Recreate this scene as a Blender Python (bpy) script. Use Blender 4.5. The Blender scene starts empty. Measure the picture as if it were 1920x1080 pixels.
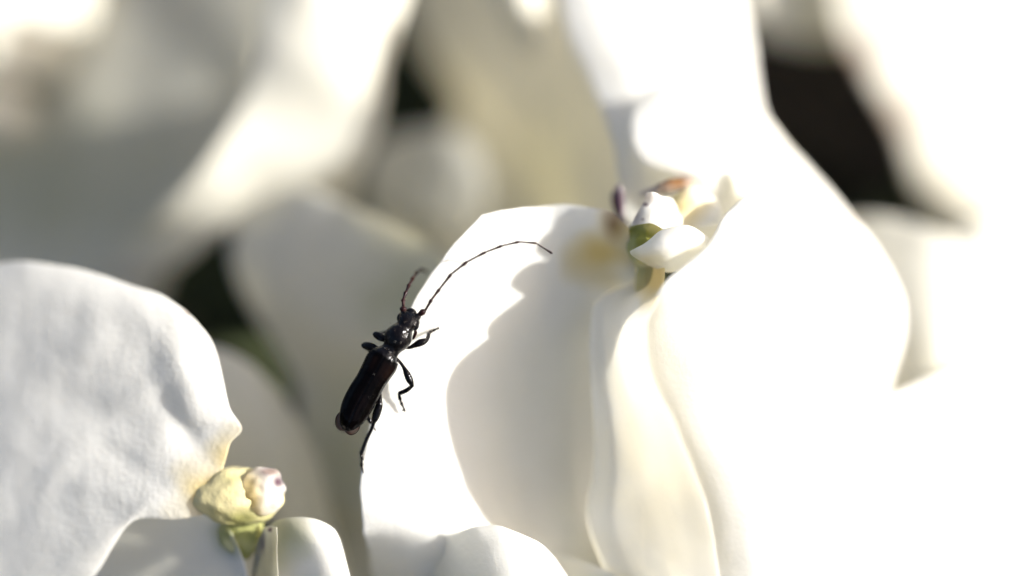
import bpy, bmesh, math, random
import numpy as np
from mathutils import Vector, Matrix, noise

random.seed(7)
sc = bpy.context.scene
col = sc.collection
sc.unit_settings.system = 'METRIC'
sc.unit_settings.scale_length = 0.01          # macro scene: one unit is one centimetre

# ------------------------------------------------------------------ frame, camera
PITCH = math.radians(55)
RM = Matrix(((1, 0, 0),
             (0, math.sin(PITCH), -math.cos(PITCH)),
             (0, math.cos(PITCH), math.sin(PITCH))))      # picture-right, up the slope, out of the slope -> world
D = 16.0                                                  # lens to beetle, cm
U = 0.003                                                 # cm per photo pixel at the beetle
GROUND = -15.0

def W(v):
    return RM @ Vector(v)

def P(px, py, z):
    k = (D - z) / D
    return Vector(((px - 960) * U * k, (540 - py) * U * k, z))

cam_d = bpy.data.cameras.new('camera')
cam = bpy.data.objects.new('camera', cam_d)
col.objects.link(cam)
cam.matrix_world = Matrix.Translation(W((0, 0, D))) @ RM.to_4x4()
cam_d.sensor_width = 36
cam_d.lens = 100
cam_d.clip_start = 0.1
cam_d.clip_end = 3000
cam_d.dof.use_dof = True
cam_d.dof.focus_distance = D - 0.11
cam_d.dof.aperture_fstop = 0.052
cam_d.dof.aperture_blades = 0
sc.camera = cam

# ------------------------------------------------------------------ light
S_RIG = Vector((0.87, 0.22, 0.44)).normalized()
S = W(S_RIG)
world = bpy.data.worlds.new('World')
sc.world = world
world.use_nodes = True
wn = world.node_tree.nodes
wl = world.node_tree.links
bg = wn['Background']
sky = wn.new('ShaderNodeTexSky')
sky.sky_type = 'NISHITA'
sky.sun_disc = False
sky.sun_elevation = math.asin(S.z)
sky.sun_rotation = math.atan2(S.x, S.y)
sky.air_density = 0.6
sky.dust_density = 4.0
sky.ozone_density = 0.1
wl.new(sky.outputs[0], bg.inputs[0])
bg.inputs[1].default_value = 0.13
sun_d = bpy.data.lights.new('sun', 'SUN')
sun_d.energy = 4.7
sun_d.angle = math.radians(0.5)
sun_d.color = (1, 0.99, 0.972)
sun = bpy.data.objects.new('sun', sun_d)
sun.rotation_euler = S.to_track_quat('Z', 'Y').to_euler()
sun.location = S * 40
col.objects.link(sun)
sc.view_settings.view_transform = 'Standard'
sc.view_settings.look = 'None'
sc.view_settings.gamma = 1
sc.view_settings.use_curve_mapping = False
sc.view_settings.exposure = 1.17
sc.cycles.use_denoising = True
sc.cycles.max_bounces = 14
sc.cycles.diffuse_bounces = 8
sc.cycles.transmission_bounces = 8
sc.cycles.sample_clamp_indirect = 6

# ------------------------------------------------------------------ materials
def new_mat(name):
    m = bpy.data.materials.new(name)
    m.use_nodes = True
    nt = m.node_tree
    nt.nodes.clear()
    out = nt.nodes.new('ShaderNodeOutputMaterial')
    return m, nt, out

def petal_mat(name, base, through, tw=0.5, spec=0.25, bump=0.10, rough=0.55):
    m, nt, out = new_mat(name)
    N, L = nt.nodes, nt.links
    tc = N.new('ShaderNodeTexCoord')
    n1 = N.new('ShaderNodeTexNoise'); n1.inputs['Scale'].default_value = 2.2; n1.inputs['Detail'].default_value = 5
    L.new(tc.outputs['Object'], n1.inputs['Vector'])
    ramp = N.new('ShaderNodeMapRange')
    ramp.inputs['To Min'].default_value = 0.93; ramp.inputs['To Max'].default_value = 1.03
    L.new(n1.outputs['Fac'], ramp.inputs['Value'])
    def colour(c0, yel, brn, grn, pur):
        cur = None
        base_n = N.new('ShaderNodeRGB'); base_n.outputs[0].default_value = (*c0, 1)
        cur = base_n.outputs[0]
        for an, cc in (('yellow', yel), ('green', grn), ('purple', pur), ('brown', brn)):
            at = N.new('ShaderNodeAttribute'); at.attribute_name = an
            mx = N.new('ShaderNodeMix'); mx.data_type = 'RGBA'
            L.new(at.outputs['Fac'], mx.inputs['Factor'])
            L.new(cur, mx.inputs['A']); mx.inputs['B'].default_value = (*cc, 1)
            cur = mx.outputs['Result']
        mul = N.new('ShaderNodeVectorMath'); mul.operation = 'SCALE'
        L.new(cur, mul.inputs[0]); L.new(ramp.outputs[0], mul.inputs['Scale'])
        return mul.outputs[0]
    cA = colour(base, (0.72, 0.60, 0.26), (0.30, 0.155, 0.06), (0.25, 0.26, 0.07), (0.14, 0.08, 0.11))  # green pigment, darkened to carry the shade in the flower centres
    cB = colour(through, (0.80, 0.66, 0.25), (0.24, 0.13, 0.04), (0.42, 0.46, 0.08), (0.12, 0.06, 0.09))
    # fine relief: long veins with the petal (uv.x runs across) and cell grain
    uv = N.new('ShaderNodeUVMap'); uv.uv_map = 'UVMap'
    mp = N.new('ShaderNodeMapping'); mp.inputs['Scale'].default_value = (16, 1.6, 1)
    L.new(uv.outputs[0], mp.inputs['Vector'])
    nv = N.new('ShaderNodeTexNoise'); nv.inputs['Scale'].default_value = 1.4; nv.inputs['Detail'].default_value = 3
    nv.inputs['Distortion'].default_value = 0.4
    L.new(mp.outputs[0], nv.inputs['Vector'])
    ng = N.new('ShaderNodeTexNoise'); ng.inputs['Scale'].default_value = 38; ng.inputs['Detail'].default_value = 4
    L.new(tc.outputs['Object'], ng.inputs['Vector'])
    nm = N.new('ShaderNodeTexNoise'); nm.inputs['Scale'].default_value = 7; nm.inputs['Detail'].default_value = 3
    L.new(tc.outputs['Object'], nm.inputs['Vector'])
    b1 = N.new('ShaderNodeBump'); b1.inputs['Strength'].default_value = bump * 0.4; b1.inputs['Distance'].default_value = 0.05
    L.new(nv.outputs['Fac'], b1.inputs['Height'])
    b2 = N.new('ShaderNodeBump'); b2.inputs['Strength'].default_value = bump * 1.8; b2.inputs['Distance'].default_value = 0.02
    L.new(ng.outputs['Fac'], b2.inputs['Height']); L.new(b1.outputs[0], b2.inputs['Normal'])
    b3 = N.new('ShaderNodeBump'); b3.inputs['Strength'].default_value = bump; b3.inputs['Distance'].default_value = 0.06
    L.new(nm.outputs['Fac'], b3.inputs['Height']); L.new(b2.outputs[0], b3.inputs['Normal'])
    df = N.new('ShaderNodeBsdfDiffuse'); L.new(cA, df.inputs['Color']); L.new(b3.outputs[0], df.inputs['Normal'])
    tr = N.new('ShaderNodeBsdfTranslucent'); L.new(cB, tr.inputs['Color']); L.new(b3.outputs[0], tr.inputs['Normal'])
    mx = N.new('ShaderNodeMixShader'); mx.inputs[0].default_value = tw
    L.new(df.outputs[0], mx.inputs[1]); L.new(tr.outputs[0], mx.inputs[2])
    gl = N.new('ShaderNodeBsdfGlossy'); gl.inputs['Roughness'].default_value = rough
    gl.inputs['Color'].default_value = (0.9, 0.9, 0.9, 1); L.new(b3.outputs[0], gl.inputs['Normal'])
    fr = N.new('ShaderNodeFresnel'); fr.inputs['IOR'].default_value = 1.35
    fm = N.new('ShaderNodeMath'); fm.operation = 'MULTIPLY'; fm.inputs[1].default_value = spec
    L.new(fr.outputs[0], fm.inputs[0])
    m2 = N.new('ShaderNodeMixShader'); L.new(fm.outputs[0], m2.inputs[0])
    L.new(mx.outputs[0], m2.inputs[1]); L.new(gl.outputs[0], m2.inputs[2])
    L.new(m2.outputs[0], out.inputs['Surface'])
    return m

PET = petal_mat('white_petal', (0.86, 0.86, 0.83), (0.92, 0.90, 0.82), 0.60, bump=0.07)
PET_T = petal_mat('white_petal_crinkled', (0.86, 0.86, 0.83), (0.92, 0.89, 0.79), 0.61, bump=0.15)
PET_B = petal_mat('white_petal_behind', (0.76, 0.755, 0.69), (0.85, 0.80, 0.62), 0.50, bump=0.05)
CEN = petal_mat('flower_centre_skin', (0.80, 0.75, 0.46), (0.76, 0.70, 0.32), 0.3, 0.4, 0.10, 0.5)

def solid_mat(name, c1, c2, scale, rough=0.6, bump=0.3, spec=0.4, tw=0.0, coat=0.0, dist=0.02):
    m, nt, out = new_mat(name)
    N, L = nt.nodes, nt.links
    tc = N.new('ShaderNodeTexCoord')
    n1 = N.new('ShaderNodeTexNoise'); n1.inputs['Scale'].default_value = scale; n1.inputs['Detail'].default_value = 6
    L.new(tc.outputs['Object'], n1.inputs['Vector'])
    rp = N.new('ShaderNodeValToRGB')
    rp.color_ramp.elements[0].position = 0.35; rp.color_ramp.elements[0].color = (*c1, 1)
    rp.color_ramp.elements[1].position = 0.65; rp.color_ramp.elements[1].color = (*c2, 1)
    L.new(n1.outputs['Fac'], rp.inputs[0])
    pb = N.new('ShaderNodeBsdfPrincipled')
    pb.inputs['Roughness'].default_value = rough
    pb.inputs['Specular IOR Level'].default_value = spec
    pb.inputs['Coat Weight'].default_value = coat
    pb.inputs['Coat Roughness'].default_value = 0.12
    L.new(rp.outputs[0], pb.inputs['Base Color'])
    b = N.new('ShaderNodeBump'); b.inputs['Strength'].default_value = bump; b.inputs['Distance'].default_value = dist
    n2 = N.new('ShaderNodeTexNoise'); n2.inputs['Scale'].default_value = scale * 4; n2.inputs['Detail'].default_value = 4
    L.new(tc.outputs['Object'], n2.inputs['Vector'])
    L.new(n2.outputs['Fac'], b.inputs['Height']); L.new(b.outputs[0], pb.inputs['Normal'])
    if tw > 0:
        tr = N.new('ShaderNodeBsdfTranslucent'); L.new(rp.outputs[0], tr.inputs['Color'])
        mx = N.new('ShaderNodeMixShader'); mx.inputs[0].default_value = tw
        L.new(pb.outputs[0], mx.inputs[1]); L.new(tr.outputs[0], mx.inputs[2])
        L.new(mx.outputs[0], out.inputs['Surface'])
    else:
        L.new(pb.outputs[0], out.inputs['Surface'])
    return m

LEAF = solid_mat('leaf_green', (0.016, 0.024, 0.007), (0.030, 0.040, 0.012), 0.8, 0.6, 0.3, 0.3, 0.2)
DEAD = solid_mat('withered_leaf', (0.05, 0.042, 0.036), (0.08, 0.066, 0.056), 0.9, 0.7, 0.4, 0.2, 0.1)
STEM = solid_mat('green_stem', (0.03, 0.04, 0.014), (0.05, 0.06, 0.022), 3.0, 0.5)
SOIL = solid_mat('soil', (0.010, 0.008, 0.005), (0.030, 0.024, 0.015), 0.7, 0.9, 1.0, 0.1, 0, 0, 0.3)

def beetle_mat(name, c1, c2, rough, pits=70, strength=0.7, tw=0.0, spec=0.15):
    m, nt, out = new_mat(name)
    N, L = nt.nodes, nt.links
    tc = N.new('ShaderNodeTexCoord')
    vo = N.new('ShaderNodeTexVoronoi'); vo.inputs['Scale'].default_value = pits
    L.new(tc.outputs['Object'], vo.inputs['Vector'])
    nz = N.new('ShaderNodeTexNoise'); nz.inputs['Scale'].default_value = 14; nz.inputs['Detail'].default_value = 5
    L.new(tc.outputs['Object'], nz.inputs['Vector'])
    rp = N.new('ShaderNodeValToRGB')
    rp.color_ramp.elements[0].position = 0.4; rp.color_ramp.elements[0].color = (*c1, 1)
    rp.color_ramp.elements[1].position = 0.7; rp.color_ramp.elements[1].color = (*c2, 1)
    L.new(nz.outputs['Fac'], rp.inputs[0])
    b = N.new('ShaderNodeBump'); b.inputs['Strength'].default_value = strength; b.inputs['Distance'].default_value = 0.006
    L.new(vo.outputs['Distance'], b.inputs['Height'])
    pb = N.new('ShaderNodeBsdfPrincipled')
    at = N.new('ShaderNodeAttribute'); at.attribute_name = 'brown'
    mx = N.new('ShaderNodeMix'); mx.data_type = 'RGBA'
    L.new(at.outputs['Fac'], mx.inputs['Factor']); L.new(rp.outputs[0], mx.inputs['A'])
    mx.inputs['B'].default_value = (0.016, 0.008, 0.006, 1)
    L.new(mx.outputs['Result'], pb.inputs['Base Color'])
    pb.inputs['Roughness'].default_value = rough
    pb.inputs['Specular IOR Level'].default_value = spec
    L.new(b.outputs[0], pb.inputs['Normal'])
    if tw > 0:
        tr = N.new('ShaderNodeBsdfTranslucent'); tr.inputs['Color'].default_value = (0.34, 0.25, 0.20, 1)
        ms = N.new('ShaderNodeMixShader'); ms.inputs[0].default_value = tw
        L.new(pb.outputs[0], ms.inputs[1]); L.new(tr.outputs[0], ms.inputs[2]); L.new(ms.outputs[0], out.inputs['Surface'])
    else:
        L.new(pb.outputs[0], out.inputs['Surface'])
    return m

B_BLACK = beetle_mat('beetle_black', (0.0016, 0.0016, 0.002), (0.004, 0.003, 0.0034), 0.14, 66, 0.5)
B_ELY = beetle_mat('beetle_wing_case', (0.0008, 0.0007, 0.0007), (0.002, 0.0013, 0.0013), 0.12, 45, 0.3, spec=0.04)
B_ANT = beetle_mat('beetle_antenna', (0.010, 0.002, 0.002), (0.022, 0.005, 0.005), 0.35, 160, 0.3)
B_EYE = beetle_mat('beetle_eye', (0.003, 0.003, 0.004), (0.006, 0.006, 0.008), 0.15, 260, 0.15)
B_WING = beetle_mat('beetle_hind_wing', (0.10, 0.08, 0.07), (0.16, 0.13, 0.11), 0.25, 60, 0.4, 0.7, spec=0.5)
B_HAIR = beetle_mat('beetle_hair', (0.16, 0.12, 0.09), (0.24, 0.19, 0.15), 0.4, 20, 0.0)

B_GLINT = solid_mat('glint_specks', (0.45, 0.42, 0.36), (0.6, 0.57, 0.5), 30)  # pale colour of the painted sun glints on the beetle

# ------------------------------------------------------------------ helpers
def thing(name, label, cat, loc, group=None):
    o = bpy.data.objects.new(name, None)
    o.empty_display_size = 0.2
    o.location = loc
    col.objects.link(o)
    o['label'] = label; o['category'] = cat
    if group: o['group'] = group
    return o

def link_mesh(name, me, mat, parent=None, smooth=True):
    me.materials.append(mat)
    if smooth:
        me.shade_smooth()
    o = bpy.data.objects.new(name, me)
    col.objects.link(o)
    if parent is not None:
        base = parent.location.copy()
        p = parent
        while p.parent is not None:
            p = p.parent; base += p.location
        me.transform(Matrix.Translation(-base))
        o.parent = parent
    else:
        c = Vector((0, 0, 0))
        for v in me.vertices: c += v.co
        c /= max(1, len(me.vertices))
        me.transform(Matrix.Translation(-c)); o.location = c
    return o

def spline_matrix(n_ctrl, n_out):
    """Catmull-Rom weights: n_out samples through n_ctrl points."""
    M = np.zeros((n_out, n_ctrl))
    for i, t in enumerate(np.linspace(0, n_ctrl - 1, n_out)):
        k = min(int(t), n_ctrl - 2); f = t - k
        w = (-0.5*f + f*f - 0.5*f**3, 1 - 2.5*f*f + 1.5*f**3, 0.5*f + 2*f*f - 1.5*f**3, -0.5*f*f + 0.5*f**3)
        for j, ww in zip((k-1, k, k+1, k+2), w):
            if j < 0:            # linear extrapolation past the ends
                M[i, 0] += 2*ww; M[i, 1] -= ww
            elif j > n_ctrl - 1:
                M[i, n_ctrl-1] += 2*ww; M[i, n_ctrl-2] -= ww
            else:
                M[i, j] += ww
    return M

def patch(name, rows, mat, parent, th=0.011, nu=56, nv=56, ruffle=0.012, freq=2.0, ragged=0.004, stains_shade=(), seed=0, soft=True, crease=(), dz=0.0, label=None):
    """A petal: a smooth sheet through a net of points (photo px, photo py, depth cm), given thickness, with ruffles, pigment and painted shade."""
    A = np.array([[list(P(p[0], p[1], p[2] + dz)) for p in r] for r in rows])
    Mr = spline_matrix(A.shape[0], nu); Mc = spline_matrix(A.shape[1], nv)
    G = np.einsum('ia,abk,jb->ijk', Mr, A, Mc)
    # blur the interpolated net a little so no control row shows
    if soft:
        for _ in range(3):
            G[1:-1, 1:-1] = (G[1:-1, 1:-1]*2 + G[:-2, 1:-1] + G[2:, 1:-1] + G[1:-1, :-2] + G[1:-1, 2:]) / 6
    du = np.gradient(G, axis=0); dv = np.gradient(G, axis=1)
    nrm = np.cross(du, dv); ln = np.linalg.norm(nrm, axis=2, keepdims=True); ln[ln == 0] = 1
    nrm /= ln
    if nrm[..., 2].mean() < 0: nrm = -nrm
    off = Vector((seed*3.7, seed*1.3, seed*2.1))
    for i in range(nu):
        for j in range(nv):
            q = Vector(G[i, j])*freq + off
            h = noise.noise(q)*ruffle + noise.noise(q*2.7)*ruffle*0.4
            for (cx, cy, ang, ln_, wd, dp) in crease:      # folds pressed into the sheet
                ddx = (G[i, j][0]/U/1.0 + 960) - cx; ddy = (540 - G[i, j][1]/U) - cy
                al = ddx*math.cos(ang) + ddy*math.sin(ang); ac = -ddx*math.sin(ang) + ddy*math.cos(ang)
                ac += 0.0006*al*al*(1 if ln_ > 0 else -1)
                h += dp*math.exp(-(al/ln_)**2 - (ac/wd)**2)
            G[i, j] += nrm[i, j]*h
    # ragged rim
    for i in range(nu):
        for j in range(nv):
            e = min(i, j, nu-1-i, nv-1-j)
            if e < 3:
                q = Vector(G[i, j])*9 + off
                f = (3 - e)/3
                s = ragged*f
                G[i, j] += np.array([noise.noise(q), noise.noise(q + Vector((9, 3, 1))), noise.noise(q + Vector((2, 7, 5)))])*s
    du = np.gradient(G, axis=0); dv = np.gradient(G, axis=1)
    n2 = np.cross(du, dv); l2 = np.linalg.norm(n2, axis=2, keepdims=True); l2[l2 == 0] = 1
    n2 /= l2
    if (n2*nrm).sum() < 0: n2 = -n2
    flip = np.cross(du, dv)[nu//2, nv//2] @ n2[nu//2, nv//2] < 0
    ii = np.arange(nu)[:, None]; jj = np.arange(nv)[None, :]
    edge = np.minimum(np.minimum(ii, nu-1-ii), np.minimum(jj, nv-1-jj))
    t = th*0.5*np.clip(0.25 + edge*0.25, 0, 1)[..., None]
    top = (G + n2*t).reshape(-1, 3); bot = (G - n2*t).reshape(-1, 3)
    verts = [tuple(RM @ Vector(v)) for v in np.vstack([top, bot])]
    K = nu*nv
    faces = []
    for i in range(nu-1):
        for j in range(nv-1):
            a, b, c, d = i*nv+j, i*nv+j+1, (i+1)*nv+j+1, (i+1)*nv+j
            if flip:
                faces.append((a, b, c, d)); faces.append((K+d, K+c, K+b, K+a))
            else:
                faces.append((d, c, b, a)); faces.append((K+a, K+b, K+c, K+d))
    rim = [(0, j) for j in range(nv)] + [(i, nv-1) for i in range(1, nu)] + [(nu-1, j) for j in range(nv-2, -1, -1)] + [(i, 0) for i in range(nu-2, 0, -1)]
    idx = [i*nv+j for i, j in rim]
    for k in range(len(idx)):
        a, b = idx[k], idx[(k+1) % len(idx)]
        faces.append((b, a, K+a, K+b) if flip else (a, b, K+b, K+a))
    me = bpy.data.meshes.new(name)
    me.from_pydata(verts, [], faces)
    uvl = me.uv_layers.new(name='UVMap')
    vi = np.zeros(len(me.loops), dtype=np.int32); me.loops.foreach_get('vertex_index', vi)
    vi = vi % K
    uvs = np.stack([(vi % nv)/(nv-1), (vi//nv)/(nu-1)], axis=1).astype(np.float32).ravel()
    uvl.data.foreach_set('uv', uvs)
    for an in ('yellow', 'green', 'purple', 'brown'):
        at = me.attributes.new(an, 'FLOAT', 'POINT')
        val = np.zeros(2*K, dtype=np.float32)
        for (kind, cx, cy, rx, ry, amt) in stains_shade:
            if kind != an: continue
            g = G.reshape(-1, 3); kk = D/(D - g[:, 2])
            x = g[:, 0]*kk/U + 960; y = 540 - g[:, 1]*kk/U
            wob = np.array([noise.noise(Vector(q)*6 + off) for q in g])
            r = np.sqrt(((x-cx)/rx)**2 + ((y-cy)/ry)**2) + wob*0.35
            s = amt*np.clip(1.15 - r, 0, 1)
            s = np.concatenate([s, s]); val = np.maximum(val, s)
        at.data.foreach_set('value', val.astype(np.float32))
    o = link_mesh(name, me, mat, parent)
    if label: o['label'] = label
    return o

def tube_bm(bm, pts, rads, seg=12, squash=None):
    """Tapered tube through points (rig space) added to a bmesh, smooth along its length."""
    n = len(pts)
    m = max(2, (n-1)*5 + 1)
    M = spline_matrix(n, m)
    Pp = M @ np.array([list(p) for p in pts]); R = np.clip(M @ np.array(rads), 1e-5, None)
    prev = None; up = Vector((0.13, 0.21, 0.97)).normalized()
    rings = []
    for i in range(m):
        a = Vector(Pp[max(0, i-1)]); b = Vector(Pp[min(m-1, i+1)])
        t = (b - a)
        if t.length < 1e-9: t = Vector((1, 0, 0))
        t.normalize()
        if prev is None: s = t.cross(up)
        else: s = prev - t*prev.dot(t)
        s.normalize(); prev = s
        w = t.cross(s)
        c = Vector(Pp[i])
        ring = [bm.verts.new(c + (s*math.cos(2*math.pi*k/seg) + w*math.sin(2*math.pi*k/seg)*(squash or 1))*R[i]) for k in range(seg)]
        if rings:
            p = rings[-1]
            for k in range(seg):
                bm.faces.new((p[k], p[(k+1) % seg], ring[(k+1) % seg], ring[k]))
        rings.append(ring)
    for r, c in ((rings[0], Vector(Pp[0])), (rings[-1], Vector(Pp[-1]))):
        bm.faces.new(r if r is rings[-1] else r[::-1])
    return rings

def finish_bm(name, bm, mat, parent=None):
    bmesh.ops.recalc_face_normals(bm, faces=bm.faces)
    bm.transform(RM.to_4x4())
    me = bpy.data.meshes.new(name); bm.to_mesh(me); bm.free()
    return link_mesh(name, me, mat, parent)

def tube(name, pts, rads, mat, parent=None, seg=12, squash=None):
    bm = bmesh.new(); tube_bm(bm, pts, rads, seg, squash)
    return finish_bm(name, bm, mat, parent)

def lump(name, centre, rad, mat, parent, bumps=0.15, freq=5, seed=0, sub=5, tints=()):
    """An irregular fleshy body: a noised ellipsoid with patches of pigment and painted shade."""
    bm = bmesh.new()
    bmesh.ops.create_icosphere(bm, subdivisions=sub, radius=1)
    off = Vector((seed*1.7, seed*2.3, seed))
    for v in bm.verts:
        d = v.co.normalized()
        k = 1 + bumps*noise.noise(d*freq*0.5 + off) + bumps*0.5*noise.noise(d*freq + off)
        v.co = Vector((d.x*rad[0], d.y*rad[1], d.z*rad[2]))*k + Vector(centre)
    me = bpy.data.meshes.new(name)
    pos = [v.co.copy() for v in bm.verts]
    bm.transform(RM.to_4x4()); bm.to_mesh(me); bm.free()
    for an in ('yellow', 'green', 'purple', 'brown'):
        at = me.attributes.new(an, 'FLOAT', 'POINT')
        val = []
        for q in pos:
            kk = D/(D - q.z); x = q.x*kk/U + 960; y = 540 - q.y*kk/U
            s = 0
            for (kind, cx, cy, rx, ry, amt) in tints:
                if kind == an:
                    r = math.hypot((x-cx)/rx, (y-cy)/ry) + noise.noise(q*9 + off)*0.5
                    s = max(s, amt*min(1, max(0, 1.3 - r)))
            val.append(s)
        at.data.foreach_set('value', val)
    uvl = me.uv_layers.new(name='UVMap')
    return link_mesh(name, me, mat, parent)

def grid(xs_left, xs_right, ys, zfun, n=5):
    """Rows from left/right borders: lists of equal length; zfun(u, v) gives depth."""
    rows = []
    m = len(ys)
    for i, (a, b, y) in enumerate(zip(xs_left, xs_right, ys)):
        row = []
        for j in range(n):
            v = j/(n-1); u = i/(m-1)
            yy = y[0] + (y[1]-y[0])*v if isinstance(y, tuple) else y
            row.append((a + (b-a)*v, yy, zfun(u, v)))
        rows.append(row)
    return rows

# ------------------------------------------------------------------ ground
def make_ground():
    bm = bmesh.new()
    n = 90
    vs = []
    for i in range(n+1):
        for j in range(n+1):
            fx = (i/n - 0.5)*2; fy = (j/n - 0.5)*2
            x = math.copysign(abs(fx)**3, fx)*1500; y = math.copysign(abs(fy)**3, fy)*1500 + 8
            h = noise.noise(Vector((x, y, 0))*0.35)*0.7 + noise.noise(Vector((x, y, 3))*0.05)*1.5
            vs.append(bm.verts.new((x, y, GROUND + h)))
    for i in range(n):
        for j in range(n):
            a = i*(n+1)+j
            bm.faces.new((vs[a], vs[a+n+1], vs[a+n+2], vs[a+1]))
    me = bpy.data.meshes.new('ground'); bm.to_mesh(me); bm.free()
    me.materials.append(SOIL); me.shade_smooth()
    o = bpy.data.objects.new('ground', me); col.objects.link(o); o['kind'] = 'structure'
make_ground()

# ------------------------------------------------------------------ leafy plant behind
stalk_base = Vector((1.0, 7.0, GROUND))
def stem_to(name, pts_rig, rads, mat, parent):
    return tube(name, pts_rig, rads, mat, parent, 10)

WI = RM.inverted()
def rig(v): return WI @ Vector(v)

def leaf_patch(name, base, tip, width, nrm, mat, parent, seed=0, n=26, fold=0.25, droop=0.5):
    """Oval pointed leaf with a folded midrib and side-vein relief, rig space."""
    base = Vector(base); tip = Vector(tip); nrm = Vector(nrm).normalized()
    ax = tip - base; L_ = ax.length; ax.normalize()
    sd = ax.cross(nrm).normalized(); nn = sd.cross(ax).normalized()
    bm = bmesh.new(); rows_ = []
    m = 17
    for i in range(n+1):
        t = i/n
        w = width*math.sin(math.pi*min(1, t**0.8))**0.8*(1 - 0.25*t) + 0.02
        row = []
        for j in range(m):
            s = (j/(m-1) - 0.5)*2
            ww = w*(1 + 0.05*math.sin(t*60)*abs(s))
            vein = 0.05*abs(math.sin((t*9 - abs(s)*1.6)*math.pi))
            h = fold*abs(s)*w + vein*(1-abs(s)*0.4) - droop*t*t + 0.25*noise.noise(Vector((t*3, s*2, seed*5)))
            row.append(bm.verts.new(base + ax*(L_*t) + sd*(s*ww) + nn*h))
        rows_.append(row)
    fs = []
    for i in range(n):
        for j in range(m-1):
            fs.append(bm.faces.new((rows_[i][j], rows_[i][j+1], rows_[i+1][j+1], rows_[i+1][j])))
    ret = bmesh.ops.solidify(bm, geom=fs, thickness=0.04)
    return finish_bm(name, bm, mat, parent)

plant = thing('leafy_shrub', 'dark green leafy shrub stems and leaves in deep shade behind the white flowers', 'shrub', stalk_base)
node = rig((1.0, 4.5, -7.0))
stem_to('stem', [rig(stalk_base), rig((0.6, 6.2, -11)), node, rig((0.6, 3.2, -4.5))], [0.42, 0.36, 0.30, 0.22], STEM, plant)
stem_to('stem', [node, P(300, 800, -7), P(-200, 500, -6.5)], [0.22, 0.2, 0.12], STEM, plant)
stem_to('stem', [node, P(1500, 600, -7.5), P(2200, 300, -6.5)], [0.22, 0.2, 0.12], STEM, plant)
rs = random.Random(11)
leaf_spots = []
for gx in range(-2, 9):
    for gy in range(-1, 5):
        px = gx*330 - 150 + rs.uniform(-90, 90); py = gy*300 - 20 + rs.uniform(-90, 90)
        z = -6.2 - rs.uniform(0, 2.8)
        leaf_spots.append((px, py, z, rs.uniform(0, 6.28)))
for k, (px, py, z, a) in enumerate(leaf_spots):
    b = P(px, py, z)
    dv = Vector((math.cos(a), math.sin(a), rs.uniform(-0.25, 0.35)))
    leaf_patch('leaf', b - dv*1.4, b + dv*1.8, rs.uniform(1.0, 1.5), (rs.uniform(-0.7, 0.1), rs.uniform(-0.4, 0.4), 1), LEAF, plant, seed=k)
for gx in range(8):  # unseen leaves added right of the frame to shade the deep foliage
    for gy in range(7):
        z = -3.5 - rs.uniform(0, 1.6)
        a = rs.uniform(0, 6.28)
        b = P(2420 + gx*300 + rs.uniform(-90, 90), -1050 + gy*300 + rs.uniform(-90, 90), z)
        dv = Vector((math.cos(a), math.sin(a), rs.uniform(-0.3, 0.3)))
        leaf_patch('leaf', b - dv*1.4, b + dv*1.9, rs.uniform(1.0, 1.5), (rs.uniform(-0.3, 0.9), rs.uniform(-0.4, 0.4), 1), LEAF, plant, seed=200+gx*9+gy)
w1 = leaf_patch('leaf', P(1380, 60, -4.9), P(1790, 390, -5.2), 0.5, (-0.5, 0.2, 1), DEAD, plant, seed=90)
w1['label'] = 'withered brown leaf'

# ------------------------------------------------------------------ flowers
def pedicel(parent, start, rad=0.10):
    s = Vector(start)
    e = rig((1.0 + s.x*0.2, 4.0, -5.6))
    mid = s*0.55 + e*0.45 + Vector((0, -0.3, -0.6))
    return tube('flower_stalk', [s + Vector((0, 0, -0.05)), s + Vector((0.02, -0.1, -0.5)), mid, e], [rad*0.8, rad*0.7, rad*0.9, rad*1.3], STEM, parent, 10)

# --- the flower the beetle stands on ---------------------------------------
c1 = P(1215, 450, -0.25)
f1 = thing('white_flower', 'white flower with curled petals, the black beetle standing on its left petal', 'flower', W(c1))
pedicel(f1, P(1235, 520, -0.5))
# petal the beetle stands on
rows = [
 [(903,403,-.02),(960,392,-.06),(1026,387,-.20),(1085,386,-.15),(1145,400,-.05),(1178,425,-.02)],
 [(836,478,.00),(900,470,-.06),(980,470,-.20),(1050,475,-.28),(1125,475,-.22),(1184,480,-.14)],
 [(763,588,.02),(835,590,-.04),(920,600,-.16),(1010,605,-.32),(1110,600,-.42),(1210,590,-.48)],
 [(712,735,.02),(785,740,-.04),(875,745,-.16),(980,745,-.36),(1090,740,-.50),(1200,740,-.55)],
 [(675,888,.02),(765,890,-.03),(870,890,-.16),(985,895,-.36),(1100,895,-.50),(1210,900,-.55)],
 [(680,985,-.02),(770,982,-.03),(880,985,-.12),(1000,1000,-.30),(1110,1010,-.46),(1230,1020,-.5)],
 [(690,1030,-.26),(775,1030,-.17),(885,1035,-.13),(1005,1045,-.26),(1120,1055,-.44),(1240,1060,-.5)],
 [(702,1095,-.60),(790,1095,-.42),(900,1090,-.24),(1010,1095,-.26),(1130,1100,-.42),(1250,1110,-.5)],
 [(740,1230,-1.25),(830,1230,-.95),(940,1230,-.6),(1040,1230,-.5),(1150,1230,-.45),(1260,1230,-.5)],
]
A = patch('petal', rows, PET, f1, nu=90, nv=80, ruffle=0.016, freq=2.2, ragged=0.010, seed=1,
      stains_shade=[('yellow',1125,480,75,60,.85),('yellow',1160,430,50,50,.85),('brown',1152,420,26,34,.75),('purple',1158,380,16,34,.9),('yellow',1000,800,260,400,.08)])  # the wide faint yellow paints the warm shade of the hollow
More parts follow.
